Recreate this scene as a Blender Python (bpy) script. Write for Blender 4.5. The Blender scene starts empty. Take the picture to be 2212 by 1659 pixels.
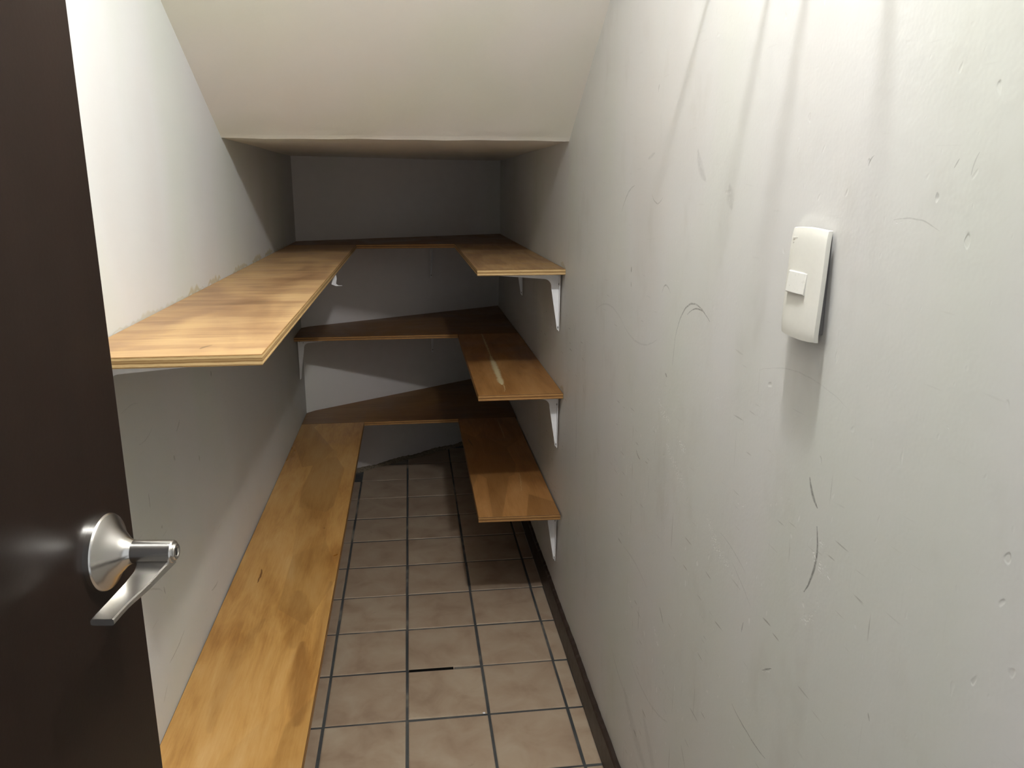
import bpy, bmesh, math, random
from mathutils import Vector, Matrix
random.seed(7)
D = bpy.data
SC = bpy.context.scene
COL = SC.collection

# ------------------------------------------------------------------ camera
W, H, F = 2212, 1659, 1698.845
PITCH, YAW, ROLL = 0.248810112, 0.128049488, 0.001851294
CAM_Z = 1.25
cam_d = D.cameras.new('camera')
cam_d.sensor_fit = 'HORIZONTAL'
cam_d.sensor_width = 36.0
cam_d.lens = F / W * 36.0
cam_d.clip_start = 0.01
cam = D.objects.new('camera', cam_d)
COL.objects.link(cam)
cp, sp, cy, sy = math.cos(PITCH), math.sin(PITCH), math.cos(YAW), math.sin(YAW)
vd = Vector((sy * cp, cy * cp, -sp))
r0 = Vector((cy, -sy, 0))
u0 = r0.cross(vd)
vr = r0 * math.cos(ROLL) + u0 * math.sin(ROLL)
vu = -r0 * math.sin(ROLL) + u0 * math.cos(ROLL)
cam.matrix_world = Matrix(((vr.x, vu.x, -vd.x, 0), (vr.y, vu.y, -vd.y, 0), (vr.z, vu.z, -vd.z, CAM_Z), (0, 0, 0, 1)))
SC.camera = cam

# ------------------------------------------------------------------ light
world = D.worlds.new('hallway_light')
SC.world = world
world.use_nodes = True
bg = world.node_tree.nodes['Background']
bg.inputs['Color'].default_value = (0.93, 0.97, 1.0, 1)
bg.inputs['Strength'].default_value = 0.41
lamp_d = D.lights.new('ceiling_bulb_light', 'POINT')
lamp_d.energy = 21.0
lamp_d.color = (0.98, 1.0, 1.02)
lamp_d.shadow_soft_size = 0.031
lamp = D.objects.new('ceiling_bulb_light', lamp_d)
lamp.location = (0.268, 0.70, 2.01)
COL.objects.link(lamp)
SC.view_settings.view_transform = 'Standard'
SC.view_settings.look = 'None'
SC.view_settings.gamma = 1.0
SC.view_settings.use_curve_mapping = False
SC.view_settings.exposure = 0.95

# ------------------------------------------------------------------ helpers
def link(o, parent=None):
    COL.objects.link(o)
    if parent is not None:
        o.parent = parent
    return o

def mesh_obj(name, verts, faces, mats, parent=None, loc=(0, 0, 0), mat_idx=None, smooth=False):
    me = D.meshes.new(name)
    me.from_pydata([tuple(v) for v in verts], [], faces)
    for m in (mats if isinstance(mats, (list, tuple)) else [mats]):
        me.materials.append(m)
    if mat_idx:
        me.polygons.foreach_set('material_index', mat_idx)
    if smooth:
        me.polygons.foreach_set('use_smooth', [True] * len(me.polygons))
    me.update()
    o = D.objects.new(name, me)
    o.location = loc
    return link(o, parent)

def bm_obj(name, bm, mats, parent=None, loc=(0, 0, 0), smooth=False, angle=None):
    bmesh.ops.recalc_face_normals(bm, faces=bm.faces)
    if angle is not None:
        for f in bm.faces:
            f.smooth = True
        for e in bm.edges:
            if len(e.link_faces) == 2 and e.calc_face_angle(0) > angle:
                e.smooth = False
    me = D.meshes.new(name)
    bm.to_mesh(me)
    bm.free()
    for m in (mats if isinstance(mats, (list, tuple)) else [mats]):
        me.materials.append(m)
    if smooth:
        me.polygons.foreach_set('use_smooth', [True] * len(me.polygons))
    o = D.objects.new(name, me)
    o.location = loc
    return link(o, parent)

def empty(name, loc=(0, 0, 0), rotz=0.0):
    o = D.objects.new(name, None)
    o.empty_display_size = 0.05
    o.location = loc
    o.rotation_euler = (0, 0, rotz)
    return link(o)

def tag(o, label, cat, group=None, kind=None):
    o['label'] = label
    o['category'] = cat
    if group:
        o['group'] = group
    if kind:
        o['kind'] = kind
    return o

def add_box(bm, lo, hi, bevel=0.0):
    vs = [bm.verts.new((x, y, z)) for x in (lo[0], hi[0]) for y in (lo[1], hi[1]) for z in (lo[2], hi[2])]
    fs = [bm.faces.new([vs[i] for i in q]) for q in ((0, 1, 3, 2), (4, 6, 7, 5), (0, 4, 5, 1), (2, 3, 7, 6), (0, 2, 6, 4), (1, 5, 7, 3))]
    if bevel:
        es = {e for f in fs for e in f.edges}
        bmesh.ops.bevel(bm, geom=list(es), offset=bevel, segments=2, affect='EDGES', profile=0.5)
    return fs

def add_prism(bm, outline, axis_fn, t0, t1):
    """outline: list of 2D points; axis_fn(a, b, t) -> 3D."""
    A = [bm.verts.new(axis_fn(a, b, t0)) for a, b in outline]
    B = [bm.verts.new(axis_fn(a, b, t1)) for a, b in outline]
    n = len(outline)
    bm.faces.new(A)
    bm.faces.new(B[::-1])
    for i in range(n):
        j = (i + 1) % n
        bm.faces.new((A[j], A[i], B[i], B[j]))

def add_lathe(bm, profile, seg=48, frame=None, cap=True):
    """profile of (radius, height); frame(x, y, h) -> 3D."""
    fr = frame or (lambda x, y, h: (x, y, h))
    rings = []
    for rad, h in profile:
        rings.append([bm.verts.new(fr(rad * math.cos(2 * math.pi * k / seg), rad * math.sin(2 * math.pi * k / seg), h)) for k in range(seg)])
    for a, b in zip(rings[:-1], rings[1:]):
        for k in range(seg):
            l = (k + 1) % seg
            bm.faces.new((a[k], a[l], b[l], b[k]))
    if cap:
        bm.faces.new(rings[0][::-1])
        bm.faces.new(rings[-1])

def rangef(a, b, step):
    n = max(1, int(round((b - a) / step)))
    return [a + (b - a) * i / n for i in range(n + 1)]

# ------------------------------------------------------------------ node helpers
class NT:
    def __init__(self, name):
        self.m = D.materials.new(name)
        self.m.use_nodes = True
        self.t = self.m.node_tree
        self.b = self.t.nodes['Principled BSDF']
        self.tc = self.t.nodes.new('ShaderNodeTexCoord')
    def n(self, typ, **kw):
        nd = self.t.nodes.new(typ)
        for k, v in kw.items():
            setattr(nd, k, v)
        return nd
    def l(self, a, b):
        self.t.links.new(a, b)
    def setv(self, sock, v):
        if hasattr(v, 'is_output'):
            self.l(v, sock)
        else:
            sock.default_value = v
    def math(self, op, a, b=None, clamp=False):
        nd = self.n('ShaderNodeMath', operation=op, use_clamp=clamp)
        self.setv(nd.inputs[0], a)
        if b is not None:
            self.setv(nd.inputs[1], b)
        return nd.outputs[0]
    def mapping(self, scale=(1, 1, 1), rot=(0, 0, 0), loc=(0, 0, 0), src=None):
        nd = self.n('ShaderNodeMapping')
        self.l(src or self.tc.outputs['Object'], nd.inputs['Vector'])
        nd.inputs['Scale'].default_value = scale
        nd.inputs['Rotation'].default_value = rot
        nd.inputs['Location'].default_value = loc
        return nd.outputs[0]
    def noise(self, scale=5.0, detail=4.0, rough=0.5, vec=None, dist=0.0):
        nd = self.n('ShaderNodeTexNoise')
        self.l(vec or self.tc.outputs['Object'], nd.inputs['Vector'])
        nd.inputs['Scale'].default_value = scale
        nd.inputs['Detail'].default_value = detail
        nd.inputs['Roughness'].default_value = rough
        nd.inputs['Distortion'].default_value = dist
        return nd.outputs['Fac']
    def rng(self, v, a, b, c=0.0, d=1.0, smooth=True):
        nd = self.n('ShaderNodeMapRange', interpolation_type='SMOOTHSTEP' if smooth else 'LINEAR')
        self.l(v, nd.inputs['Value'])
        for i, x in zip(('From Min', 'From Max', 'To Min', 'To Max'), (a, b, c, d)):
            nd.inputs[i].default_value = x
        return nd.outputs[0]
    def ramp(self, v, stops, interp='LINEAR'):
        nd = self.n('ShaderNodeValToRGB')
        nd.color_ramp.interpolation = interp
        el = nd.color_ramp.elements
        while len(el) < len(stops):
            el.new(0.5)
        for e, (p, c) in zip(el, stops):
            e.position = p
            e.color = (*c, 1)
        self.l(v, nd.inputs[0])
        return nd.outputs[0]
    def mix(self, fac, a, b, mode='MIX'):
        nd = self.n('ShaderNodeMix', data_type='RGBA', blend_type=mode)
        self.setv(nd.inputs[0], fac)
        for s, v in ((nd.inputs[6], a), (nd.inputs[7], b)):
            if hasattr(v, 'is_output'):
                self.l(v, s)
            else:
                s.default_value = (*v, 1)
        return nd.outputs[2]
    def bump(self, h, strength=0.2, dist=0.002, normal=None):
        nd = self.n('ShaderNodeBump')
        nd.inputs['Strength'].default_value = strength
        nd.inputs['Distance'].default_value = dist
        self.l(h, nd.inputs['Height'])
        if normal:
            self.l(normal, nd.inputs['Normal'])
        return nd.outputs[0]
    def out(self, color=None, rough=None, normal=None, metal=None, spec=None):
        for nm, v in (('Base Color', color), ('Roughness', rough), ('Metallic', metal), ('Specular IOR Level', spec)):
            if v is None:
                continue
            s = self.b.inputs[nm]
            if hasattr(v, 'is_output'):
                self.l(v, s)
            else:
                s.default_value = (*v, 1) if nm == 'Base Color' else v
        if normal is not None:
            self.l(normal, self.b.inputs['Normal'])
        return self.m

def scuff_group():
    """mask of one curved, tapering stroke from A to A+BA."""
    g = D.node_groups.new('scuff_stroke', 'ShaderNodeTree')
    it = g.interface
    for nm, ty in (('P', 'NodeSocketVector'), ('A', 'NodeSocketVector'), ('BA', 'NodeSocketVector'), ('Q', 'NodeSocketVector'), ('Bow', 'NodeSocketVector'), ('Width', 'NodeSocketFloat'), ('Strength', 'NodeSocketFloat')):
        it.new_socket(nm, in_out='INPUT', socket_type=ty)
    it.new_socket('Mask', in_out='OUTPUT', socket_type='NodeSocketFloat')
    N, L = g.nodes, g.links
    gi, go = N.new('NodeGroupInput'), N.new('NodeGroupOutput')
    def vm(op, a, b, out=0):
        nd = N.new('ShaderNodeVectorMath')
        nd.operation = op
        L.new(a, nd.inputs[0])
        if op == 'SCALE':
            L.new(b, nd.inputs['Scale'])
        elif b is not None:
            L.new(b, nd.inputs[1])
        return nd.outputs[out]
    def mm(op, a, b, clamp=False):
        nd = N.new('ShaderNodeMath')
        nd.operation = op
        nd.use_clamp = clamp
        for i, x in enumerate((a, b)):
            if isinstance(x, (int, float)):
                nd.inputs[i].default_value = x
            else:
                L.new(x, nd.inputs[i])
        return nd.outputs[0]
    rel = vm('SUBTRACT', gi.outputs['P'], gi.outputs['A'])
    h = mm('ADD', vm('DOT_PRODUCT', rel, gi.outputs['Q'], 1), 0.0, True)
    par = mm('MULTIPLY', h, mm('SUBTRACT', 1.0, h))                  # 0..0.25
    on = vm('ADD', vm('SCALE', gi.outputs['BA'], h), vm('SCALE', gi.outputs['Bow'], mm('MULTIPLY', par, 4.0)))
    d = vm('LENGTH', vm('SUBTRACT', rel, on), None, 1)
    wd = mm('MULTIPLY', gi.outputs['Width'], mm('ADD', mm('MULTIPLY', par, 2.6), 0.35))
    k = mm('SUBTRACT', 1.5, mm('DIVIDE', d, wd), True)
    L.new(mm('MULTIPLY', k, gi.outputs['Strength']), go.inputs['Mask'])
    return g
SCUFF = scuff_group()

def strokes(nt, marks, plane, wobble=0.003, wscale=40.0, half=0.5):
    """sum of stroke masks; marks are (a0, b0, a1, b1, bow, width, strength) in a wall plane ('yz') or shelf plane ('xy')."""
    geo = nt.n('ShaderNodeNewGeometry')
    nz = nt.n('ShaderNodeTexNoise')
    nt.l(geo.outputs['Position'], nz.inputs['Vector'])
    nz.inputs['Scale'].default_value = wscale
    nz.inputs['Detail'].default_value = 0.0
    sub = nt.n('ShaderNodeVectorMath', operation='SUBTRACT')
    nt.l(nz.outputs['Color'], sub.inputs[0])
    sub.inputs[1].default_value = (0.5, 0.5, 0.5)
    sc = nt.n('ShaderNodeVectorMath', operation='SCALE')
    nt.l(sub.outputs[0], sc.inputs[0])
    sc.inputs['Scale'].default_value = wobble
    ad = nt.n('ShaderNodeVectorMath', operation='ADD')
    nt.l(geo.outputs['Position'], ad.inputs[0])
    nt.l(sc.outputs[0], ad.inputs[1])
    ml = nt.n('ShaderNodeVectorMath', operation='MULTIPLY')
    nt.l(ad.outputs[0], ml.inputs[0])
    ml.inputs[1].default_value = (0, 1, 1) if plane == 'yz' else (1, 1, 0)
    tot = None
    for a0, b0, a1, b1, bow, wd, st in marks:
        gn = nt.n('ShaderNodeGroup', node_tree=SCUFF)
        nt.l(ml.outputs[0], gn.inputs['P'])
        da, db = a1 - a0, b1 - b0
        q = 1.0 / max(da * da + db * db, 1e-9)
        v = (lambda a, b: (0, a, b)) if plane == 'yz' else (lambda a, b: (a, b, 0))
        gn.inputs['A'].default_value = v(a0, b0)
        gn.inputs['BA'].default_value = v(da, db)
        gn.inputs['Q'].default_value = v(da * q, db * q)
        gn.inputs['Bow'].default_value = v(-db * bow, da * bow)
        gn.inputs['Width'].default_value = wd * half
        gn.inputs['Strength'].default_value = st
        tot = gn.outputs[0] if tot is None else nt.math('MAXIMUM', tot, gn.outputs[0])
    return tot

MARKS_RIGHT = [
(1.155,1.016,1.0175,1.0687,-.27,.0026,.7),(1.105,1.064,1.0175,1.0687,-.15,.002,.8),(1.1588,.975,1.1528,1.0203,0,.003,.25),
(.717,.9576,.6968,.9323,.06,.0040,.9),(.6931,.9132,.7069,.8328,-.12,.0034,.9),(.7808,.6882,.7601,.704,0,.002,.8),
(.5749,.7831,.5715,.777,0,.002,.6),(.8552,.588,.7543,.5862,.05,.0018,.7),(1.2718,.2268,1.2521,.2245,0,.003,.9),
(1.1591,.5532,1.1387,.5364,0,.003,.7),(1.4087,1.1032,1.4086,1.0939,0,.004,1),(1.4066,1.0755,1.4054,1.0672,0,.003,.8),
(.6625,1.2746,.6707,1.2659,.1,.0012,.7),(.5522,1.2689,.5569,1.2622,0,.0012,.5),(.5322,1.2727,.5375,1.2573,.08,.0012,.35),
(1.3027,1.2339,1.2453,1.2296,.2,.002,.5),(1.4073,1.2487,1.492,1.199,.1,.003,.4),(1.2894,1.4045,1.295,1.394,.1,.002,.6),
(.6234,1.2213,.5646,1.2159,-.08,.0012,.3),(1.8523,.6982,1.8499,.5693,0,.003,.6),(1.3356,.7762,1.31,.7663,.1,.0025,.95),
(1.6751,.9852,1.45,.990,-.10,.003,.2),(1.45,.990,1.2399,1.0006,.10,.003,.2),(1.2977,1.3002,1.3324,1.2917,0,.006,.2),(1.0986,1.2953,1.0636,1.2565,.1,.014,.22),
(.9786,1.247,.9683,1.2228,0,.02,.2),(1.1903,.9556,1.1825,.9513,0,.004,.7),(1.2267,1.0807,1.1854,1.0848,-.3,.0025,.5),
(1.2367,.5482,1.3956,.553,.05,.003,.2),(1.3165,.3549,1.0917,.3796,.1,.003,.25),(.8458,.7805,.9317,.797,.05,.0015,.3),
(.8259,.747,.8884,.7746,.03,.0015,.3),(1.4532,.2878,1.3369,.2574,.05,.003,.3),(.663,1.0479,.8532,1.039,.08,.0012,.2),
(.8411,.7157,.8454,.6999,0,.002,.6),(1.7867,.7865,1.7742,.7669,0,.003,.4),(1.9088,.911,1.894,.8785,0,.004,.3),(1.0237,.389,1.0023,.3646,0,.004,.3),
(1.345,.262,1.18,.20,.05,.03,.18),(1.22,.30,1.12,.22,0,.025,.15)]
GOUGES_RIGHT = [
(.8895,.8643,.8614,.8666,.2,.0015,.6),(.7764,.9102,.7457,.911,-.2,.0016,.5),(1.3531,.4947,1.3256,.4652,.1,.012,.9),
(1.1826,.5019,1.1531,.4817,.1,.012,.9),(.6875,.899,.6726,.9026,0,.005,.5),(.6251,1.2205,.6001,1.2209,.05,.002,.4),
(.8064,1.2987,.8046,1.2945,0,.002,.9),(1.1175,.8704,1.0803,.8628,.1,.012,.9),(1.22,.905,1.16,.885,.1,.016,.6),(1.17,.845,1.07,.805,.05,.016,.6),(.98,.80,.90,.765,.1,.018,.6),(.70,.885,.66,.872,.1,.010,.8),(.71,.80,.68,.825,.1,.008,.5),(.7805,.6865,.7598,.7024,0,.002,.8),
(1.341,.8554,1.2809,.8976,0,.002,.3),(1.0235,.9285,.9482,.9814,-.1,.0015,.3),(.5321,1.0758,.522,1.0689,0,.0016,.4),
(1.2539,1.0977,1.1416,1.1095,0,.002,.3),(1.2766,.7186,1.2195,.7074,.1,.003,.3),(.6818,.8403,.6767,.8337,0,.004,.5)]
MARKS_LEFT = [
(1.7241,.8568,1.7243,.8465,0,.006,.9),(1.4717,.824,1.4449,.809,.05,.004,.5),(1.4138,.7723,1.4193,.7633,0,.008,.4),
(1.5731,.7163,1.5763,.7053,0,.008,.4),(1.3647,.4484,1.269,.4439,.03,.0025,.6),(1.2665,.7593,1.2652,.7355,0,.0025,.6),
(1.188,.6221,1.2748,.5792,.05,.003,.3),(1.2835,.5814,1.2887,.5663,0,.004,.5),(1.624,.4108,1.5682,.4191,.05,.004,.45),
(1.2455,.4163,1.2162,.4012,0,.003,.3),(1.1929,.9156,1.2715,.9118,.05,.002,.2),(1.3231,.8573,1.2497,.8493,.1,.002,.3),(1.3093,.6828,1.3105,.6788,0,.006,.5)]

# ------------------------------------------------------------------ materials
def wall_paint(name, base, marks=None, gouges=None, wear=0.0, glue=None, bump=0.25):
    nt = NT(name)
    P = nt.n('ShaderNodeNewGeometry').outputs['Position']
    big = nt.noise(2.3, 2, 0.6, vec=nt.mapping((1, 1, 0.45), src=P))
    tint = nt.ramp(big, [(0.25, (base[0] * 0.97, base[1] * 0.945, base[2] * 0.93)), (0.45, base), (0.62, (base[0] * 0.955, base[1] * 0.98, base[2] * 0.93)), (0.8, base)])
    col = tint
    peel = nt.noise(260, 0, 0.5, vec=P)
    lump = nt.noise(42, 1, 0.6, vec=P)
    hgt = nt.math('ADD', nt.math('MULTIPLY', peel, 0.22), nt.math('MULTIPLY', lump, 0.62))
    if wear:
        # rubbed dirt, fine random scratches and plaster nicks, denser low on the wall
        zsep = nt.n('ShaderNodeSeparateXYZ')
        nt.l(P, zsep.inputs[0])
        patch = nt.noise(3.2, 0, 0.5, vec=P)
        zone = nt.math('MULTIPLY', nt.rng(zsep.outputs[2], 1.2, 0.75), nt.rng(patch, 0.38, 0.62))
        dirt = nt.rng(nt.noise(9, 3, 0.7, vec=nt.mapping((1, 1, 0.6), src=P)), 0.52, 0.8)
        col = nt.mix(nt.math('MULTIPLY', dirt, 0.22 * wear), col, (0.42, 0.39, 0.32))
        sc = None
        for i, (rot, scl) in enumerate(((0.5, (1, 20, 260)), (-0.75, (1, 24, 280)), (0.12, (1, 210, 12)))):
            v = nt.mapping(scl, (rot, 0, 0), (0, i * 3.1, i * 1.7), src=P)
            q = nt.rng(nt.noise(1.0, 0.0, 0.5, vec=v), 0.815, 0.90)
            sc = q if sc is None else nt.math('MAXIMUM', sc, q)
        scm = nt.math('MULTIPLY', nt.math('MULTIPLY', sc, nt.math('ADD', nt.math('MULTIPLY', zone, 0.85), 0.09)), 0.6 * wear)
        col = nt.mix(scm, col, (0.19, 0.17, 0.14))
        nick = nt.rng(nt.noise(95, 0, 0.6, vec=nt.mapping((1, 1, 0.7), src=P)), 0.775, 0.86)
        nk = nt.math('MULTIPLY', nick, nt.rng(zone, 0.35, 0.8))
        col = nt.mix(nt.math('MULTIPLY', nk, 0.5 * wear), col, (0.88, 0.87, 0.84))
        hgt = nt.math('SUBTRACT', hgt, nt.math('MULTIPLY', nick, 0.6 * wear))
    if gouges:
        gm = strokes(nt, gouges, 'yz', 0.006, 160.0)
        br = nt.math('MULTIPLY', gm, nt.rng(nt.noise(430, 1, 0.6, vec=nt.mapping((1, 0.45, 1), (0.7, 0, 0), src=P)), 0.54, 0.66))
        col = nt.mix(nt.math('MULTIPLY', br, 0.85), col, (0.95, 0.94, 0.92))
        hgt = nt.math('SUBTRACT', hgt, nt.math('MULTIPLY', br, 1.6))
    nrm = nt.bump(hgt, bump, 0.0016)
    if marks:
        mk = strokes(nt, marks, 'yz', 0.002, 60.0)
        br = nt.math('MULTIPLY', mk, nt.rng(nt.noise(220, 2, 0.6, vec=P), 0.25, 0.6, 0.45, 1.0))
        col = nt.mix(nt.math('MULTIPLY', br, 0.8), col, (0.085, 0.078, 0.065))
    if glue:
        gk = strokes(nt, glue, 'yz', 0.016, 45.0)
        col = nt.mix(nt.math('MULTIPLY', gk, 0.65), col, (0.40, 0.32, 0.13))
    return nt.out(col, nt.rng(big, 0.3, 0.7, 0.42, 0.55), nrm, spec=0.4)

GLUE_LEFT = [(1.20,1.036,1.75,1.036,0,.007,.4),(1.32,1.037,1.40,1.038,0,.009,.5),(1.61,1.038,1.70,1.039,0.02,.012,.9),(1.76,1.038,1.88,1.039,0.02,.011,.9),
             (2.02,1.037,2.2,1.038,0.02,.012,.8),(2.28,1.038,2.42,1.040,0.03,.015,.9),(2.48,1.038,2.62,1.039,0.03,.016,.9),(2.62,1.036,2.95,1.036,0,.008,.5)]
GLUE_RIGHT = [(2.03,1.036,2.09,1.041,0.1,.014,.5),(2.02,.703,2.07,.705,0.1,.018,.7),(2.02,.688,2.035,.690,0,.02,.5),(2.01,.346,2.03,.349,0,.012,.5),(2.015,.36,2.02,.33,0,.006,.5)]
# one paint per wall; its list of strokes is dealt out to the cells of a coarse grid so that each patch of wall evaluates only its own
R_YC, R_ZC = (0.63, 0.83, 1.01, 1.19, 1.37), (0.80, 1.15)
L_YC, L_ZC = (1.24, 1.40, 1.56), (0.62, 1.01, 1.075)
def in_cell(m, y0, y1, z0, z1):
    pad = 0.012 + m[5] + abs(m[4]) * math.hypot(m[2] - m[0], m[3] - m[1])
    return max(m[0], m[2]) > y0 - pad and min(m[0], m[2]) < y1 + pad and max(m[1], m[3]) > z0 - pad and min(m[1], m[3]) < z1 + pad
def paint_cells(name, base, yc, zc, marks, gouges, wear, glue, bump):
    ye, ze = (-9,) + tuple(yc) + (9,), (-9,) + tuple(zc) + (9,)
    mats, index, cache = [], {}, {}
    for j in range(len(ze) - 1):
        for i in range(len(ye) - 1):
            pick = [[m for m in (lst or []) if in_cell(m, ye[i], ye[i + 1], ze[j], ze[j + 1])] for lst in (marks, gouges, glue)]
            key = str(pick)
            if key not in cache:
                cache[key] = len(mats)
                mats.append(wall_paint(name, base, pick[0], pick[1], wear, pick[2], bump))
            index[(i, j)] = cache[key]
    return mats, index
def cell_ids(verts, faces, index, yc, zc):
    ids = []
    for q in faces:
        cy_ = sum(verts[k][1] for k in q) / len(q)
        cz_ = sum(verts[k][2] for k in q) / len(q)
        ids.append(index[(sum(cy_ > c for c in yc), sum(cz_ > c for c in zc))])
    return ids
def cuts(lo, hi, inner, step):
    e = [lo] + list(inner) + [hi]
    out = [lo]
    for a, b in zip(e[:-1], e[1:]):
        out += rangef(a, b, step)[1:]
    return out
M_WALL_R, IDX_R = paint_cells('scuffed_wall_paint', (0.70, 0.69, 0.67), R_YC, R_ZC, MARKS_RIGHT, GOUGES_RIGHT, 1.0, GLUE_RIGHT, 0.25)
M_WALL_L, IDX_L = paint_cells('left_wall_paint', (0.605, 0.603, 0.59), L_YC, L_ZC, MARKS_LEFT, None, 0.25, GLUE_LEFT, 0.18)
M_WALL_B = wall_paint('back_wall_paint', (0.72, 0.68, 0.655), None, None, 0.25, None, 0.15)
M_CEIL = wall_paint('ceiling_paint', (0.88, 0.84, 0.77), None, None, 0.0, None, 0.22)

def wood(name, stops, grain='y', blotch=(3.0, 1.4), marks=None, mark_col=(0.1, 0.05, 0.02), putty=None, rough=0.42, gscale=1.0, drips=0.0, seed=0.0):
    nt = NT(name)
    st = (1, 0.07, 1) if grain == 'y' else (0.07, 1, 1)
    P = nt.n('ShaderNodeNewGeometry').outputs['Position']
    fine = nt.noise(230 * gscale, 4, 0.6, vec=nt.mapping(st, loc=(seed, seed, 0), src=P))
    mid = nt.noise(26 * gscale, 5, 0.6, vec=nt.mapping((1, 0.16, 1) if grain == 'y' else (0.16, 1, 1), loc=(seed * 2, seed, 0), src=P), dist=0.6)
    bl = nt.noise(blotch[0], 4, 0.55, vec=nt.mapping((blotch[1], 1 / blotch[1], 1) if grain == 'y' else (1 / blotch[1], blotch[1], 1), loc=(seed, seed * 3, 0), src=P), dist=0.8)
    val = nt.math('ADD', nt.math('ADD', nt.math('MULTIPLY', bl, 0.46), nt.math('MULTIPLY', mid, 0.39)), nt.math('MULTIPLY', fine, 0.15))
    col = nt.ramp(val, stops)
    if drips:
        # brushed varnish lap marks: stepped darker patches
        vo = nt.n('ShaderNodeTexVoronoi', feature='SMOOTH_F1')
        vo.inputs['Scale'].default_value = 5.5
        vo.inputs['Smoothness'].default_value = 0.06
        nt.l(nt.mapping((1.7, 0.55, 1) if grain == 'y' else (0.55, 1.7, 1), loc=(seed, seed, 0), src=P), vo.inputs['Vector'])
        rgb = nt.n('ShaderNodeSeparateColor')
        nt.l(vo.outputs['Color'], rgb.inputs[0])
        lap = nt.rng(rgb.outputs[0], 0.45, 0.95)
        col = nt.mix(nt.math('MULTIPLY', lap, drips), col, tuple(c * 0.5 for c in stops[1][1]))
    if marks:
        mk = strokes(nt, marks, 'xy', 0.004, 60.0)
        col = nt.mix(nt.math('MULTIPLY', mk, 0.85), col, mark_col)
    nrm = nt.bump(nt.math('ADD', fine, mid), 0.12, 0.001)
    if putty:
        pk = strokes(nt, putty, 'xy', 0.006, 90.0)
        col = nt.mix(pk, col, (0.62, 0.52, 0.30))
    rg = nt.rng(bl, 0.3, 0.7, rough - 0.08, rough + 0.12)
    return nt.out(col, rg, nrm, spec=0.4)

TAN = [(0.32, (0.20, 0.105, 0.047)), (0.43, (0.33, 0.19, 0.090)), (0.53, (0.46, 0.295, 0.140)), (0.68, (0.56, 0.385, 0.185))]
AMBER = [(0.34, (0.24, 0.100, 0.022)), (0.44, (0.38, 0.185, 0.048)), (0.53, (0.50, 0.275, 0.085)), (0.66, (0.58, 0.36, 0.145))]
UMBER = [(0.34, (0.17, 0.066, 0.016)), (0.44, (0.28, 0.125, 0.034)), (0.55, (0.38, 0.190, 0.062)), (0.68, (0.47, 0.255, 0.10))]
UMBER_SHADE = [(p, tuple(x * 0.62 for x in c)) for p, c in UMBER]  # UMBER darkened for the back boards: deep shade put into their colour
M_TOP_L = wood('tan_plywood_face', TAN, 'x', (4.2, 0.62), rough=0.5, seed=1.3, marks=[(-.283,1.075,-.272,1.098,0.05,.006,.8)], mark_col=(0.12, 0.07, 0.03))
M_TOP_R = wood('tan_plywood_face_diagonal', [(p, (c[0] * .8, c[1] * .78, c[2] * .75)) for p, c in TAN], 'y', (6.0, 1.2), rough=0.5, seed=4.4, marks=[(.244,2.046,.262,2.047,0,.006,.9),(.288,2.052,.304,2.050,0,.010,.9)], mark_col=(0.03, 0.02, 0.01))
M_TOP_B = wood('shaded_plywood_face', UMBER_SHADE, 'x', (4.0, 0.8), seed=2.1)
M_MID_B = wood('brown_plywood_face', UMBER_SHADE, 'x', (3.0, 0.7), seed=6.1, drips=0.25)
M_MID_R = wood('brown_plywood_face_with_filler', UMBER, 'y', (3.4, 1.1), seed=8.3, drips=0.2, rough=0.36,
               putty=[(.2605,2.92,.2535,2.50,0,.006,.8),(.2535,2.52,.2478,2.150,0,.016,1),(.2490,2.24,.2474,2.140,0,.015,1),(.2478,2.155,.2440,2.06,.05,.003,.6)], marks=[(.312,2.27,.318,2.268,0,.008,.6)])
M_LOW_L = wood('amber_varnished_plywood_face', AMBER, 'y', (2.6, 1.35), seed=3.7, drips=0.38, rough=0.34,
               marks=[(-.3762,1.785,-.3745,1.72,0.03,.005,1),(-.240,1.45,-.216,1.20,0.01,.036,.5),(-.232,1.40,-.214,1.24,0.0,.036,.5),(-.275,1.66,-.255,1.44,0.02,.05,.28),(-.205,1.7,-.204,1.3,0,.02,.3),(-.36,1.2,-.33,1.55,.05,.03,.18),(-.25,2.0,-.25,2.01,0,.006,.6)], mark_col=(0.13, 0.045, 0.01))
M_LOW_B = wood('brown_plywood_face_low', UMBER_SHADE, 'x', (3.0, 0.7), seed=9.5, drips=0.2)
M_LOW_R = wood('brown_varnished_plywood_face', [(p, (c[0] * 1.05, c[1] * 1.02, c[2])) for p, c in UMBER], 'y', (3.0, 1.2), seed=5.2, drips=0.4, rough=0.36,
               putty=[(.3219,2.95,.3234,2.72,0,.004,.35),(.328,2.36,.314,2.2,0,.0014,.6)], marks=[(.19,2.72,.2,2.64,0,.006,.8)])

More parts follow.
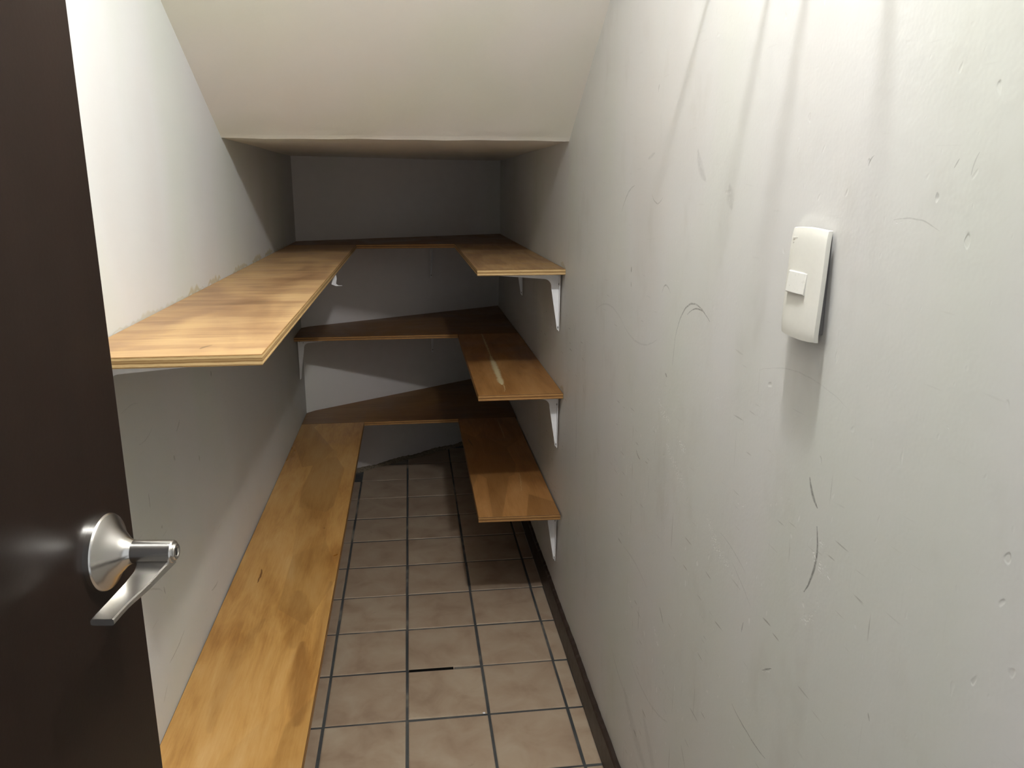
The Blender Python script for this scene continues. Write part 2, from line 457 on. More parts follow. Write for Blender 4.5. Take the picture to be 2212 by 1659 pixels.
def ply_edge(name, light, dark):
    nt = NT(name)
    sep = nt.n('ShaderNodeSeparateXYZ')
    nt.l(nt.tc.outputs['Object'], sep.inputs[0])
    wob = nt.noise(35, 3, 0.6, vec=nt.mapping((1, 1, 6)))
    zz = nt.math('ADD', nt.math('DIVIDE', sep.outputs[2], 0.015), nt.math('MULTIPLY', nt.math('SUBTRACT', wob, 0.5), 0.12))
    c = nt.ramp(zz, [(0.0, light), (0.10, dark), (0.17, light), (0.34, light), (0.40, dark), (0.58, tuple(0.55 * a + 0.45 * b for a, b in zip(dark, light))), (0.66, dark), (0.72, light), (0.88, light), (0.93, dark)])
    f = nt.noise(60, 4, 0.7, vec=nt.mapping((1, 1, 14)))
    c = nt.mix(nt.rng(f, 0.45, 0.75, 0, 0.45), c, dark)
    return nt.out(c, 0.6, nt.bump(zz, 0.2, 0.001), spec=0.3)
M_EDGE_TAN = ply_edge('tan_plywood_edge', (0.60, 0.42, 0.20), (0.22, 0.115, 0.035))
M_EDGE_BROWN = ply_edge('brown_plywood_edge', (0.46, 0.25, 0.085), (0.12, 0.05, 0.014))

def tile_mat():
    nt = NT('terracotta_tile')
    oi = nt.n('ShaderNodeObjectInfo')
    off = nt.n('ShaderNodeVectorMath', operation='ADD')
    nt.l(nt.tc.outputs['Object'], off.inputs[0])
    cmb = nt.n('ShaderNodeCombineXYZ')
    nt.l(nt.math('MULTIPLY', oi.outputs['Random'], 37.0), cmb.inputs[0])
    nt.l(nt.math('MULTIPLY', oi.outputs['Random'], 91.0), cmb.inputs[1])
    nt.l(cmb.outputs[0], off.inputs[1])
    v = off.outputs[0]
    cl = nt.noise(11, 4, 0.55, vec=v, dist=0.5)
    col = nt.ramp(cl, [(0.30, (0.31, 0.220, 0.152)), (0.46, (0.385, 0.288, 0.203)), (0.60, (0.425, 0.333, 0.240)), (0.76, (0.46, 0.375, 0.28))])
    col = nt.mix(nt.math('MULTIPLY', oi.outputs['Random'], 0.22), col, (0.31, 0.22, 0.16))
    sm = nt.rng(nt.noise(24, 5, 0.7, vec=v, dist=1.0), 0.66, 0.78)
    col = nt.mix(nt.math('MULTIPLY', sm, 0.45), col, (0.10, 0.055, 0.032))
    gr = nt.noise(420, 2, 0.5, vec=v)
    return nt.out(col, nt.rng(cl, 0.3, 0.7, 0.42, 0.58), nt.bump(nt.math('ADD', nt.math('MULTIPLY', gr, 0.2), cl), 0.12, 0.002), spec=0.4)
M_TILE = tile_mat()
def grout_mat():
    nt = NT('grey_grout')
    a = nt.noise(4.5, 3, 0.65)
    col = nt.ramp(a, [(0.38, (0.050, 0.053, 0.054)), (0.55, (0.085, 0.087, 0.085)), (0.62, (0.19, 0.175, 0.15)), (0.72, (0.34, 0.30, 0.25))])
    return nt.out(col, 0.85, nt.bump(nt.noise(300, 2), 0.4, 0.002), spec=0.2)
M_GROUT = grout_mat()
def plain(name, c, rough=0.5, metal=0.0, nscale=60, nbump=0.05, var=0.06, spec=0.5):
    nt = NT(name)
    a = nt.noise(nscale, 3, 0.6)
    col = nt.mix(nt.rng(a, 0.3, 0.7), tuple(x * (1 - var) for x in c), tuple(min(1, x * (1 + var)) for x in c))
    return nt.out(col, nt.rng(a, 0.3, 0.7, rough - 0.03, rough + 0.03), nt.bump(a, nbump, 0.001), metal=metal, spec=spec)
M_DOOR = None
def door_mat():
    nt = NT('dark_brown_door_lacquer')
    a = nt.noise(3, 4, 0.6, vec=nt.mapping((6, 6, 0.5)))
    col = nt.ramp(a, [(0.3, (0.0095, 0.0052, 0.0035)), (0.7, (0.013, 0.0072, 0.0050))])
    p = nt.noise(200, 2, 0.5)
    return nt.out(col, 0.30, nt.bump(p, 0.06, 0.0008), spec=0.22)
M_DOOR = door_mat()
M_BASEBOARD = plain('dark_brown_baseboard_paint', (0.030, 0.019, 0.014), 0.42, nscale=40, nbump=0.3)
M_BRACKET = plain('white_enamelled_steel', (0.80, 0.80, 0.80), 0.35, nscale=80, nbump=0.02, var=0.02)
M_SCREW = plain('dull_screw_steel', (0.25, 0.24, 0.22), 0.35, 1.0)
M_PLATE = plain('cream_white_plastic', (0.76, 0.745, 0.68), 0.38, nscale=200, nbump=0.02, var=0.01)
M_BUTTON = plain('white_switch_plastic', (0.70, 0.69, 0.645), 0.3, nscale=200, nbump=0.02, var=0.01)
M_GREY_BOX = plain('grey_mounting_frame_plastic', (0.16, 0.155, 0.15), 0.5)
def steel_mat():
    nt = NT('brushed_nickel')
    st = nt.noise(25, 2, 0.5)
    return nt.out(nt.mix(st, (0.60, 0.58, 0.55), (0.66, 0.64, 0.61)), 0.24, metal=1.0)
M_STEEL = steel_mat()
M_KEYHOLE = plain('dark_keyway', (0.01, 0.01, 0.01), 0.5)
M_SCRAP = plain('white_paper_scrap', (0.82, 0.81, 0.82), 0.6)
M_JAMB = plain('door_frame_brown_paint', (0.035, 0.021, 0.015), 0.35)

# ------------------------------------------------------------------ room shell
XL, XR = -0.435, 0.402
Y0 = -0.10
CR_Y, CR_Z = 2.017, 1.3555            # crease where the sloping soffit meets the flat one

def zceil(x, y):
    k = (x - XL) / (XR - XL)
    if y <= CR_Y:
        s = 0.548 + (0.630 - 0.548) * k
        return CR_Z + s * (CR_Y - y)
    return CR_Z - 0.004 * (y - CR_Y)

BACK_L = [(0.0, 3.27), (0.352, 3.15), (0.701, 3.15), (1.036, 3.155), (1.40, 3.16)]
BACK_R = [(0.0, 3.82), (0.352, 3.72), (0.701, 3.63), (1.036, 3.545), (1.40, 3.54)]
def interp(tab, z):
    for (a, ya), (b, yb) in zip(tab[:-1], tab[1:]):
        if z <= b:
            return ya + (yb - ya) * max(0, (z - a)) / (b - a)
    return tab[-1][1]
def yback(x, z):
    l, r = interp(BACK_L, z), interp(BACK_R, z)
    return l + (r - l) * (x - XL) / (XR - XL)

def grid(us, vs, fn):
    verts = [fn(u, v) for v in vs for u in us]
    n = len(us)
    faces = [(j * n + i, j * n + i + 1, (j + 1) * n + i + 1, (j + 1) * n + i) for j in range(len(vs) - 1) for i in range(n - 1)]
    return verts, faces

def und(y, z):
    return 0.0012 * math.sin(3.1 * y + 1.7 * z) * math.sin(2.3 * z + 0.6) + 0.0006 * math.sin(9.0 * y + 2.0) * math.sin(7.0 * z)

v, f = grid(cuts(Y0, 3.9, R_YC, 0.05), cuts(0.0, 2.75, R_ZC, 0.05), lambda y, z: (XR - und(y, z), y, z))
o = mesh_obj('wall_right', v, [q[::-1] for q in f], M_WALL_R, smooth=True, mat_idx=cell_ids(v, f, IDX_R, R_YC, R_ZC))
tag(o, 'right closet wall in off-white paint covered with scuffs and scratches', 'wall', kind='structure')
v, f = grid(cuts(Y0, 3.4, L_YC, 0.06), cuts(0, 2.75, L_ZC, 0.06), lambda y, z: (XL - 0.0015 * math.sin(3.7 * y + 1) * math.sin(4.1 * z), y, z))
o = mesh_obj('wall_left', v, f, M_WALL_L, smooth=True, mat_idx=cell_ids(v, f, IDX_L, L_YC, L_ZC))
tag(o, 'left closet wall in off-white paint with few marks, behind the long shelves', 'wall', kind='structure')
v, f = grid(rangef(XL - 0.03, XR + 0.03, 0.05), [0, 0.18, 0.352, 0.52, 0.701, 0.86, 1.036, 1.2, 1.42], lambda x, z: (x, yback(x, z), z))
o = mesh_obj('wall_back', v, f, M_WALL_B, smooth=True)
tag(o, 'back closet wall set at a slant behind the back shelves', 'wall', kind='structure')

# soffit under the stairs: sloping part, then the low flat part; the lip between them is rounded and slightly uneven
cxs = rangef(XL - 0.02, XR + 0.02, 0.03)
cys = rangef(Y0 - 0.03, CR_Y - 0.03, 0.06) + [CR_Y - 0.012, CR_Y - 0.004, CR_Y, CR_Y + 0.004, CR_Y + 0.012] + rangef(CR_Y + 0.06, 3.9, 0.08)
def ceil_pt(x, y):
    wob = 0.0012 * math.sin(31 * x + 2) * math.sin(13 * x) * math.exp(-((y - CR_Y) / 0.02) ** 2)
    und_ = 0.0015 * math.sin(5 * x + 3 * y) * math.sin(4 * y + 1)
    z = zceil(x, y)
    lip = 0.0022 * math.exp(-((y - CR_Y) / 0.005) ** 2)
    return (x, y, z + wob + (und_ if abs(y - CR_Y) > 0.03 else 0) - lip * 0.5)
v, f = grid(cxs, cys, ceil_pt)
o = mesh_obj('ceiling', v, [q[::-1] for q in f], M_CEIL, smooth=False)
tag(o, 'sloping stair soffit meeting a low flat ceiling at a crease', 'ceiling', kind='structure')

# front wall round the doorway (behind the camera)
bm = bmesh.new()
add_box(bm, (XL - 0.02, Y0 - 0.02, 0), (-0.418, 0.02, 2.06))
add_box(bm, (0.385, Y0 - 0.02, 0), (XR + 0.02, 0.02, 2.06))
add_box(bm, (XL - 0.02, Y0 - 0.02, 2.06), (XR + 0.02, 0.02, 2.75))
o = bm_obj('wall_front', bm, M_WALL_B)
tag(o, 'front wall above and beside the closet doorway', 'wall', kind='structure')
bm = bmesh.new()
add_box(bm, (-0.418, Y0 - 0.02, 0), (-0.404, 0.024, 2.046), 0.002)
add_box(bm, (0.371, Y0 - 0.02, 0), (0.385, 0.024, 2.046), 0.002)
add_box(bm, (-0.418, Y0 - 0.02, 2.046), (0.385, 0.024, 2.06), 0.002)
o = bm_obj('trim_1', bm, M_JAMB)
tag(o, 'dark brown frame lining the closet doorway', 'door frame', kind='structure')

# ---- floor: grout bed with one open joint, tiles laid on it
GX = [-0.436, -0.238, -0.040, 0.158, 0.352, 0.394]
GP = 0.2006
GY0 = 1.652
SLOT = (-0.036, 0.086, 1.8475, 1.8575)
bx, by = [XL - 0.03, SLOT[0], SLOT[1], XR + 0.03], [Y0 - 0.6, SLOT[2], SLOT[3], 3.95]
ZG = -0.0022
verts = [(x, y, ZG) for y in by for x in bx]
faces = [(j * 4 + i, j * 4 + i + 1, (j + 1) * 4 + i + 1, (j + 1) * 4 + i) for j in range(3) for i in range(3) if not (i == 1 and j == 1)]
n0 = len(verts)
verts += [(x, y, ZG - 0.016) for y in by[1:3] for x in bx[1:3]]
c = [5, 6, 10, 9]
d = [n0, n0 + 1, n0 + 3, n0 + 2]
faces += [(c[i], c[(i + 1) % 4], d[(i + 1) % 4], d[i]) for i in range(4)] + [tuple(d)]
floor = mesh_obj('floor', verts, faces, M_GROUT)
tag(floor, 'terracotta tile floor with dark grey grout joints', 'floor', kind='structure')

def tile_mesh(w, l, g):
    bm = bmesh.new()
    hw, hl = w / 2, l / 2
    t = 0.010
    rings = []
    for inset, z in ((0, -t), (0, -0.0022), (0.0012, -0.0006), (0.004, 0.0)):
        rings.append([bm.verts.new((sx * (hw - inset), sy * (hl - inset), z)) for sx, sy in ((-1, -1), (1, -1), (1, 1), (-1, 1))])
    for a, b in zip(rings[:-1], rings[1:]):
        for k in range(4):
            bm.faces.new((a[k], a[(k + 1) % 4], b[(k + 1) % 4], b[k]))
    bm.faces.new(rings[-1])
    me = D.meshes.new('tile')
    bmesh.ops.recalc_face_normals(bm, faces=bm.faces)
    bm.to_mesh(me)
    bm.free()
    me.materials.append(M_TILE)
    return me
GROUT = 0.0068
widths = [GX[i + 1] - GX[i] for i in range(len(GX) - 1)]
meshes = [tile_mesh(w - (GROUT if i < 4 else 0.006), GP - GROUT, GROUT) for i, w in enumerate(widths)]
short_tile = tile_mesh(widths[2] - GROUT, GP - GROUT - 0.005, GROUT)
rows = range(-9, 11)
for k in rows:
    yb0 = GY0 + k * GP
    for i, w in enumerate(widths):
        short = (k == 0 and i == 2)             # broken tile: the joint beyond it stands open
        xc = (GX[i] + GX[i + 1]) / 2
        if yb0 + 0.12 > yback(xc, 0.0):
            continue
        t = D.objects.new('tile', short_tile if short else meshes[i])
        t.location = (xc + random.uniform(-.0007, .0007), yb0 + GP / 2 + random.uniform(-.0007, .0007) - (0.0025 if short else 0), random.uniform(-0.0006, 0.0006))
        t.rotation_euler = (random.uniform(-.003, .003), random.uniform(-.003, .003), random.uniform(-.004, .004))
        link(t, floor)

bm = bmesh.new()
add_box(bm, (SLOT[0] + 0.0005, 1.8445, -0.0102), (SLOT[1] - 0.004, 1.8565, -0.0008))  # near-black strip painted in for the shade inside the open joint
o = bm_obj('joint_shade_strip', bm, plain('black_joint_shade', (0.006, 0.0055, 0.005), 0.95, nscale=200, nbump=0.5, spec=0.05), floor)
o['label'] = 'black strip painting the shade of the open joint where the grout has fallen out'

# ---- baseboard on the right, its painted top edge uneven
n = 260
prof = []
for i in range(n + 1):
    y = 0.03 + (3.74 - 0.03) * i / n
    top = 0.076 + 0.0025 * math.sin(11 * y) * math.sin(4.3 * y + 1) + random.uniform(-.0014, .0014)
    prof.append([(XR + 0.003, y, 0.0), (XR - 0.011, y, 0.0), (XR - 0.011, y, top - 0.006), (XR - 0.008, y, top - 0.001), (XR + 0.003, y, top)])
verts = [p for s in prof for p in s]
faces = []
for i in range(n):
    for k in range(4):
        faces.append((i * 5 + k, i * 5 + k + 1, (i + 1) * 5 + k + 1, (i + 1) * 5 + k))
faces += [(0, 4, 3, 2, 1), tuple(n * 5 + k for k in range(5))]
o = mesh_obj('baseboard_right', verts, faces, M_BASEBOARD)
tag(o, 'dark brown baseboard along the foot of the right wall', 'baseboard', kind='structure')
# crumbled mortar along the foot of the back wall
verts, faces = [], []
n = 90
for i in range(n + 1):
    x = XL + (XR - XL) * i / n
    hgt = 0.010 + 0.008 * abs(math.sin(17 * x)) + random.uniform(0, .005)
    dep = 0.014 + 0.006 * abs(math.sin(23 * x + 1)) + random.uniform(0, .004)
    yb = yback(x, 0)
    verts += [(x, yb - dep, 0.0), (x, yb - dep * 0.6, hgt * 0.7), (x, yback(x, hgt) + 0.002, hgt)]
for i in range(n):
    for k in range(2):
        faces.append((i * 3 + k, i * 3 + k + 1, i * 3 + k + 4, i * 3 + k + 3))
o = mesh_obj('trim_2', verts, faces, plain('dusty_mortar', (0.20, 0.16, 0.11), 0.9, nscale=120, nbump=0.6, var=0.3))
tag(o, 'crumbling strip of mortar where the back wall meets the tiles', 'mortar strip', kind='structure')

# ------------------------------------------------------------------ shelves
TH = 0.015
def shelf(outline, ztop, face, edge, label, group='plywood shelf boards', name='plywood_shelf', warp=0.0):
    ox, oy = outline[0]
    bm = bmesh.new()
    pts = []
    for (a, b), (c_, d_) in zip(outline, outline[1:] + outline[:1]):
        m = max(1, int(math.hypot(c_ - a, d_ - b) / 0.25))
        for i in range(m):
            pts.append((a + (c_ - a) * i / m - ox, b + (d_ - b) * i / m - oy))
    add_prism(bm, pts, lambda a, b, t: (a, b, t), 0.0, TH)
    bmesh.ops.recalc_face_normals(bm, faces=bm.faces)
    es = [e for e in bm.edges if len(e.link_faces) == 2 and any(abs(f.normal.z) > .9 for f in e.link_faces) and any(abs(f.normal.z) < .1 for f in e.link_faces)]
    bmesh.ops.bevel(bm, geom=es, offset=0.0009, segments=1, affect='EDGES')
    bm.faces.ensure_lookup_table()
    for f_ in bm.faces:
        f_.material_index = 0 if abs(f_.normal.z) > 0.9 else 1
    o = bm_obj(name, bm, [face, edge], loc=(ox, oy, ztop - TH))
    return tag(o, label, 'shelf', group)

ZT, ZM, ZL = 1.036, 0.701, 0.352
e = 0.0015
YT, YM, YLW = 2.945, 2.925, 2.978       # front edges of the three back boards
G_ = None
def back_outline(yf, z, gapl=0.004, nib=0.0):
    zz = z - 0.008
    return [(XL + e, yf), (XR - e, yf), (XR - e, yback(XR, zz) - 0.006), (XL + e + 0.03, yback(XL + .03, zz) - 0.006), (XL + e, yback(XL, zz) - 0.02)]
shelf([(XL + e, 1.03), (-0.194, 1.03), (-0.192, YT - .001), (XL + e, YT - .001)], ZT, M_TOP_L, M_EDGE_TAN, 'long upper tan plywood shelf on the left wall, ending beside the door', 'plywood shelf boards')
shelf([(0.170, 2.022), (XR - e, 2.022), (XR - e, YT - .001), (0.164, YT - .001)], ZT, M_TOP_R, M_EDGE_TAN, 'upper short tan plywood shelf on the right wall, level with the long one opposite')
shelf(back_outline(YT, ZT), ZT, M_TOP_B, M_EDGE_BROWN, 'uppermost board, its wood darkened for shade, across the back wall, joining the two upper shelves')
shelf([(0.170, 2.024), (XR - e, 2.024), (XR - e, YM - .001), (0.170, YM - .001)], ZM, M_MID_R, M_EDGE_BROWN, 'middle brown plywood shelf on the right wall with a pale streak of filler')
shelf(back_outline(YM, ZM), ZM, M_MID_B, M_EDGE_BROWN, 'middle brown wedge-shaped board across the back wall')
shelf([(XL + e, 1.03), (-0.194, 1.03), (-0.196, YLW - .001), (XL + e, YLW - .001)], ZL, M_LOW_L, M_EDGE_BROWN, 'long low amber varnished plywood shelf on the left wall above the floor')
shelf([(0.167, 2.020), (XR - e - .004, 2.012), (XR - e - .004, YLW - .001), (0.170, YLW - .001)], ZL, M_LOW_R, M_EDGE_BROWN, 'lowest brown plywood shelf on the right wall, just above the tiles')
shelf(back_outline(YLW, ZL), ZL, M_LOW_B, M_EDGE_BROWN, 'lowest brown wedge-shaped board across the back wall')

# ------------------------------------------------------------------ shelf brackets
def bracket_meshes():
    Lh, Lv, tk, wd = 0.195, 0.158, 0.0016, 0.017
    out = [(0.0, 0.0), (Lh, 0.0), (Lh, -0.004), (0.042, -0.0165)]
    cx, cz, rr = 0.042, -0.0165 - 0.020, 0.020
    for i in range(1, 8):
        a = math.pi / 2 + (math.pi / 2) * i / 8
        out.append((cx + 0.0 + rr * math.cos(a), cz + rr * math.sin(a)))
    out += [(0.0215, -0.043), (0.0045, -Lv + 0.004), (0.0, -Lv)]
    # web + wall flange + shelf flange + far web, tapering towards the tips
    web = bmesh.new()
    add_prism(web, out, lambda a, b, t: (a, t, b), 0.0, tk)
    fl = bmesh.new()
    def strip(p0, p1, w0, w1, nrm):
        a0, a1 = Vector(p0), Vector(p1)
        nv = Vector(nrm) * tk
        q = [a0, a1, a1 + Vector((0, w1, 0)), a0 + Vector((0, w0, 0))]
        vs = [fl.verts.new(p) for p in q] + [fl.verts.new(p + nv) for p in q]
        for idx in ((0, 1, 2, 3), (7, 6, 5, 4), (0, 4, 5, 1), (1, 5, 6, 2), (2, 6, 7, 3), (3, 7, 4, 0)):
            fl.faces.new([vs[i] for i in idx])
    strip((0, tk, 0), (0, tk, -Lv), wd, 0.006, (1, 0, 0))
    strip((0, tk, 0), (Lh, tk, 0), wd, 0.006, (0, 0, -1))
    for p, ax in (((0.0, 0.009, -0.028), 'x'), ((0.0, 0.006, -Lv + 0.012), 'x')):
        pass
    return web, fl, Lh, Lv
def screw_bm(axis):
    bm = bmesh.new()
    fr = (lambda x, y, h: (h, x, y)) if axis == 'x' else (lambda x, y, h: (x, h, y))
    add_lathe(bm, [(0.0030, 0.0), (0.0030, 0.0006), (0.0022, 0.0016), (0.0008, 0.0020)], 12, fr)
    return bm
class Proto: pass
PB = Proto()
def make_bracket():
    r = empty('shelf_bracket')
    web, fl, Lh, Lv = bracket_meshes()
    bm_obj('web', web, M_BRACKET, r)
    bm_obj('flange', fl, M_BRACKET, r)
    for z in (-0.030, -Lv + 0.010):
        o = bm_obj('screw', screw_bm('x'), M_SCREW, r, (0.0016, 0.0085 if z > -.1 else 0.0045, z), smooth=True)
        o['label'] = 'small steel screw head'
    for u, z in ((0.0030, -0.012), (0.0175, -0.0155)):
        bm = screw_bm('y')
        o = bm_obj('rivet', bm, M_SCREW, r, (u + 0.003, -0.0004, z), smooth=True)
        o.scale = (0.5, 0.3, 0.5)
        o['label'] = 'tiny dark rivet'
    return r
proto = make_bracket()
PARTS = list(proto.children)
def place_bracket(first, loc, rotz, label):
    if first:
        r = proto
    else:
        r = proto.copy()
        link(r)
        for ch in PARTS:
            c_ = ch.copy()
            link(c_, r)
    r.location = loc
    r.rotation_euler = (0, 0, rotz)
    return tag(r, label, 'bracket', 'white steel shelf brackets')
GAP = 0.0060
RB = XR - GAP
P_ = math.pi
# rot pi: arm runs to -x (right wall) and the web then lies on the +y side -> offset so that the web faces the camera
def right_bracket(first, y, ztop, label):
    # mirror-free: rotate by pi, the far web faces the camera side
    return place_bracket(first, (RB, y + 0.0, ztop), P_, label)
TB, MB_, LB = ZT - TH - .0006, ZM - TH - .0006, ZL - TH - .0006
right_bracket(True, 2.085, TB, 'white bracket under the near end of the upper right shelf')
right_bracket(False, 2.086, MB_, 'white bracket under the near end of the middle right shelf with the filler streak')
right_bracket(False, 2.084, LB, 'white bracket under the near end of the lowest right shelf, above the baseboard')
right_bracket(False, 2.80, TB, 'half-hidden white bracket deep under the upper right shelf, near the back wall')
place_bracket(False, (XL + GAP, 2.985, MB_), 0.0, 'white bracket at the left end of the middle back board')
place_bracket(False, (XL + GAP, 1.076, TB), 0.0, 'white bracket under the near end of the long upper left shelf, beside the door')
ang = math.atan2(BACK_R[3][1] - BACK_L[3][1], XR - XL)
for zt, zz, lab in ((TB, 0.93, 'white bracket on the back wall under the uppermost back board'), (MB_, 0.60, 'white bracket on the back wall under the middle back board, only its tip showing')):
    x = 0.082
    lean = yback(x, zz + 0.06) - GAP - 0.004
    place_bracket(False, (x, min(yback(x, zt), yback(x, zt - .158)) - GAP - 0.006, zt), ang - P_ / 2, lab)

# bent white scrap stuck below the edge of the long upper shelf
bm = bmesh.new()
pts = [((0, 0, 0.000), 0.0055), ((0.001, -.010, -.010), 0.008), ((-.001, -.020, -.022), 0.009), ((0.008, -.020, -.027), 0.006), ((0.020, -.016, -.0275), 0.002)]
rows_ = []
for (x, y, z), w in pts:
    rows_.append([bm.verts.new((x - w * .6, y - w * .5, z)), bm.verts.new((x, y, z + .0012)), bm.verts.new((x + w * .6, y + w * .5, z))])
for a, b in zip(rows_[:-1], rows_[1:]):
    for k in range(2):
        bm.faces.new((a[k], a[k + 1], b[k + 1], b[k]))
bmesh.ops.solidify(bm, geom=bm.faces[:], thickness=0.0006)
o = bm_obj('torn_scrap', bm, M_SCRAP, loc=(-0.197, 2.10, ZT - TH - 0.0006))
tag(o, 'small bent white scrap hanging under the edge of the long upper left shelf', 'scrap')

# ------------------------------------------------------------------ light switch on the right wall
sw = empty('light_switch', (XR - 0.001, 0.7475, 1.1535))
tag(sw, 'cream wall switch with a loose cover plate on the right wall', 'light switch')
HW, HH = 0.0358, 0.0535
# grey mounting frame against the wall
bm = bmesh.new()
add_box(bm, (-0.0048, -HW + 0.006, -HH + 0.006), (0.0, HW - 0.003, HH - 0.001), 0.001)
bm_obj('mounting_frame', bm, M_GREY_BOX, sw)
bm = bmesh.new()
add_box(bm, (-0.0082, -HW + 0.0085, -HH + 0.010), (-0.0048, HW - 0.009, HH - 0.010), 0.0008)
o = bm_obj('switch_module', bm, M_PLATE, sw)
# bulging cover plate, its foot tilted away from the wall
bm = bmesh.new()
NU, NV = 18, 22
def plate_pt(i, j, back=False):
    s, t = -1 + 2 * i / NU, -1 + 2 * j / NV
    s_, t_ = math.copysign(abs(s) ** 0.75, s), math.copysign(abs(t) ** 0.75, t)
    bul = 0.0030 * (1 - abs(s_) ** 5) + 0.0012 * (1 - abs(t_) ** 8)
    tilt = 0.0026 - 0.0022 * t_
    y = HW * s_ * (1.0 - 0.035 * abs(t_) ** 2.5)
    z = HH * t_ + 0.0018 * (1 - s_ * s_) * (1 if t_ > 0 else -1) * abs(t_) ** 4
    return (-(0.0065 + bul + tilt), y, z)
front = [[bm.verts.new(plate_pt(i, j)) for i in range(NU + 1)] for j in range(NV + 1)]
for j in range(NV):
    for i in range(NU):
        bm.faces.new((front[j][i], front[j + 1][i], front[j + 1][i + 1], front[j][i + 1]))
rim = front[0][:] + [front[j][NU] for j in range(1, NV + 1)] + front[NV][-2::-1] + [front[j][0] for j in range(NV - 1, 0, -1)]
prev = rim
for dx, shr in ((0.0012, 1.012), (0.0042, 1.015), (0.0042, 0.955), (0.0020, 0.94)):
    ring = [bm.verts.new((v_.co.x + dx, v_.co.y * shr, v_.co.z * (1 + (shr - 1) * .6))) for v_ in rim]
    for k in range(len(rim)):
        l = (k + 1) % len(rim)
        bm.faces.new((prev[k], prev[l], ring[l], ring[k]))
    prev = ring
bm_obj('cover_plate', bm, M_PLATE, sw, angle=math.radians(40))
# rocker button
bm = bmesh.new()
zb0, zb1, yb_0, yb_1 = -0.0105, 0.0115, -0.0125, 0.0240
N = 8
def xf(y, z):
    s_ = y / HW
    tilt = 0.0026 - 0.0022 * (z / HH)
    return 0.0065 + 0.0030 * (1 - abs(s_) ** 5) + 0.0012 + tilt
A, B = [], []
for i in range(N + 1):
    y = yb_0 + (yb_1 - yb_0) * i / N
    A.append([bm.verts.new((-(xf(min(max(y, 0.004), 0.012), z) + p - (0.0007 if i < 2 else 0.0)), y, z)) for z, p in ((zb1, -0.002), (zb1, 0.0006), (zb1 - .001, 0.0010), (zb0 + .001, 0.0025), (zb0, 0.0021), (zb0, -0.002))])
for a, b in zip(A[:-1], A[1:]):
    for k in range(5):
        bm.faces.new((a[k], a[k + 1], b[k + 1], b[k]))
bm.faces.new(A[0])
bm.faces.new(A[-1][::-1])
bm_obj('rocker_button', bm, M_BUTTON, sw, angle=math.radians(12))
# small embossed maker's mark: a bar and a tick
bm = bmesh.new()
for (y0, y1, z0, z1) in ((0.0165, 0.0270, 0.0432, 0.0452), (0.0232, 0.0265, 0.0394, 0.0403), (0.0248, 0.0265, 0.0385, 0.0394)):
    xx = xf((y0 + 2 * y1) / 3, (z0 + z1) / 2) - 0.0006
    add_box(bm, (-xx - 0.0007, y0, z0), (-xx + 0.0030, y1, z1))
o = bm_obj('embossed_mark', bm, M_PLATE, sw)

# ------------------------------------------------------------------ door with lever handle
TH_D = 0.113
dn = Vector((math.cos(TH_D), -math.sin(TH_D), 0))        # outward normal of the visible face
dt = Vector((math.sin(TH_D), math.cos(TH_D), 0))         # towards the free edge
EDGE = Vector((-0.302, 0.821, 0))
DW, DT, DH = 0.74, 0.040, 2.025
hinge = EDGE - dt * DW
# door local frame: x = along the leaf from hinge to free edge, y = thickness (0 visible face, + behind), z up
door_m = Matrix(((dt.x, -dn.x, 0, hinge.x), (dt.y, -dn.y, 0, hinge.y), (0, 0, 1, 0.008), (0, 0, 0, 1)))
bm = bmesh.new()
add_box(bm, (0, 0, 0), (DW, DT, DH), 0.0015)
door = bm_obj('door_1', bm, M_DOOR)
door.matrix_world = door_m
tag(door, 'dark brown flush door standing open along the left wall', 'door', kind='structure')
hx, hz = DW - 0.065, 0.898 - 0.008
# handle parts: local u along the leaf towards the hinge, n out of the face (-y)
def hp(u, n, z):
    return (hx - u, -n, hz + z)
def hl(x, y, h):
    return hp(x, h, y)
bm = bmesh.new()
add_lathe(bm, [(0.0375, -0.0005), (0.0382, 0.0), (0.0382, 0.0055), (0.0375, 0.0070), (0.0366, 0.0078), (0.0310, 0.0105), (0.0245, 0.0150), (0.0185, 0.0210), (0.0142, 0.0250), (0.0122, 0.0290), (0.0116, 0.0310)], 64, hl)
handle = bm_obj('door_handle', bm, M_STEEL, door, angle=math.radians(24))
handle['label'] = 'brushed nickel door handle rose and neck'
# lever: horizontal hub barrel plus flat blade swept towards the hinge
bm = bmesh.new()
add_lathe(bm, [(0.0100, 0.0306), (0.0113, 0.0311), (0.0113, 0.0690), (0.0106, 0.0702), (0.0080, 0.0704)], 48, hl)
secs = []
for i in range(13):
    k = i / 12
    u = -0.004 + 0.112 * k
    n0 = 0.0335 + 0.0070 * min(1.0, max(0.0, (k - 0.10) / 0.10))
    n1 = 0.0690 - 0.0085 * min(1, k * 1.3)
    zt = -0.0055 - 0.0045 * min(1.0, k * 2.2)
    tk = 0.0098 - 0.0036 * min(1.0, k * 1.5)
    r = 0.0012
    secs.append([hp(u, n0, zt - r), hp(u, n0 + r, zt), hp(u, n1 - r, zt), hp(u, n1, zt - r), hp(u, n1, zt - tk + r), hp(u, n1 - r, zt - tk), hp(u, n0 + r, zt - tk), hp(u, n0, zt - tk + r)])
vs = [[bm.verts.new(p) for p in s] for s in secs]
for a, b in zip(vs[:-1], vs[1:]):
    for k in range(8):
        l = (k + 1) % 8
        bm.faces.new((a[k], a[l], b[l], b[k]))
bm.faces.new(vs[0][::-1])
bm.faces.new(vs[-1])
lev = bm_obj('lever', bm, M_STEEL, handle, angle=math.radians(30))
bm = bmesh.new()
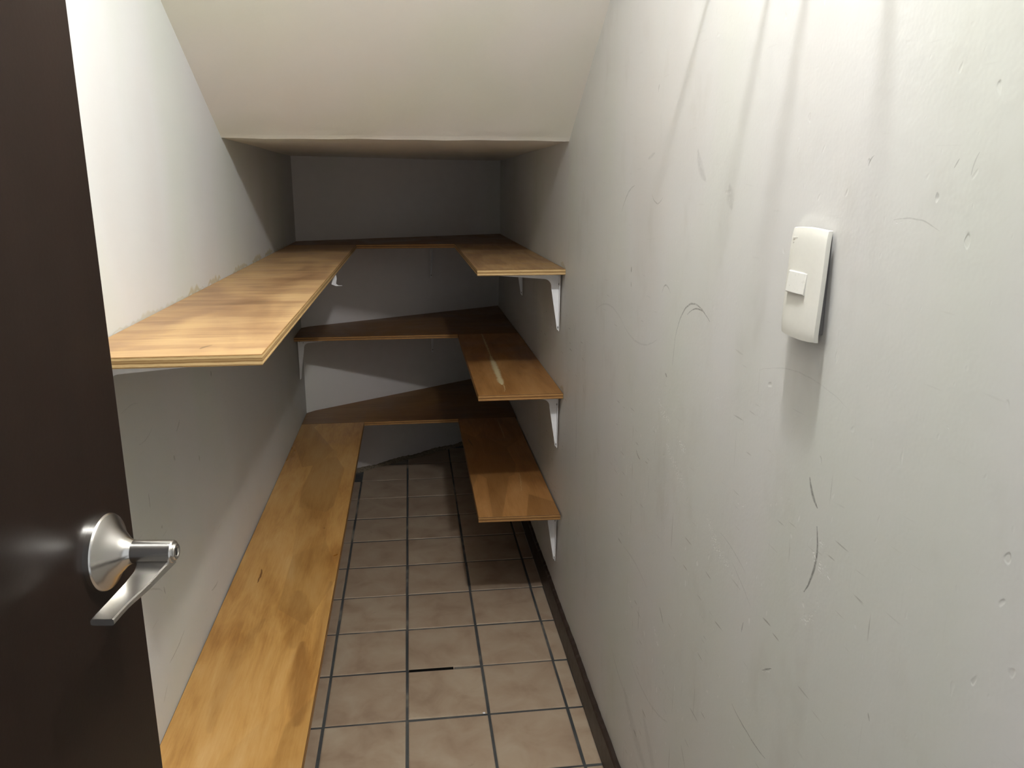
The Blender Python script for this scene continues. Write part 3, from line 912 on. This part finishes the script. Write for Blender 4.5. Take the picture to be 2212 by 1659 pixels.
add_lathe(bm, [(0.0084, 0.0695), (0.0084, 0.0718), (0.0074, 0.0730), (0.0052, 0.0730), (0.0044, 0.0722), (0.0010, 0.0722)], 32, hl)
kc = bm_obj('key_cylinder', bm, M_STEEL, handle, angle=math.radians(24))
bm = bmesh.new()
add_box(bm, hp(0.0008, 0.0727, -0.0036), hp(-0.0008, 0.0719, 0.0036))
bm_obj('keyway', bm, M_KEYHOLE, handle)['label'] = 'dark key slot'
for p in (handle,):
    pass

# ------------------------------------------------------------------ pegs added out of view to cast streaky shadows down the right wall
def make_peg():
    r = empty('wall_hook')
    bm = bmesh.new()
    add_lathe(bm, [(0.0042, 0.0), (0.0038, -0.072), (0.0046, -0.074), (0.0046, -0.078), (0.002, -0.080)], 12, lambda x, y, h: (h, x, y))
    bm_obj('peg', bm, M_SCREW, r, smooth=True)
    bm = bmesh.new()
    add_lathe(bm, [(0.012, 0.0), (0.012, -0.002), (0.009, -0.0035)], 20, lambda x, y, h: (h, x, y))
    bm_obj('rosette', bm, M_SCREW, r, smooth=True)
    return r
peg0 = make_peg()
peg_parts = list(peg0.children)
for i, (y, z) in reversed(list(enumerate(((0.675, 1.57), (0.788, 1.57), (0.860, 1.57), (1.030, 1.57))))):
    r = peg0
    if i != 1:
        r = link(peg0.copy())
        for ch in peg_parts:
            c_ = link(ch.copy(), r)
            if ch.name.startswith('peg'):
                c_.scale = ((0.74, 1.0, 0.88, 0.84)[i], 1, 1)
    r.location = (XR + 0.001, y, z)
    tag(r, ('first', 'second', 'third', 'fourth')[i] + ' added peg from the doorway, out of view, casting a streak shadow on the right wall', 'hook', 'added pegs casting streak shadows')

# ------------------------------------------------------------------ odds and ends on the floor
bm = bmesh.new()
bmesh.ops.create_icosphere(bm, subdivisions=1, radius=0.0035)
for v_ in bm.verts:
    v_.co.z *= 0.35
    v_.co.x *= random.uniform(0.7, 1.3)
o = bm_obj('plaster_chip', bm, M_SCRAP, loc=(0.146, 1.655, 0.0012), smooth=False)
tag(o, 'white plaster crumb lying in the grout joint of the tile floor', 'debris')
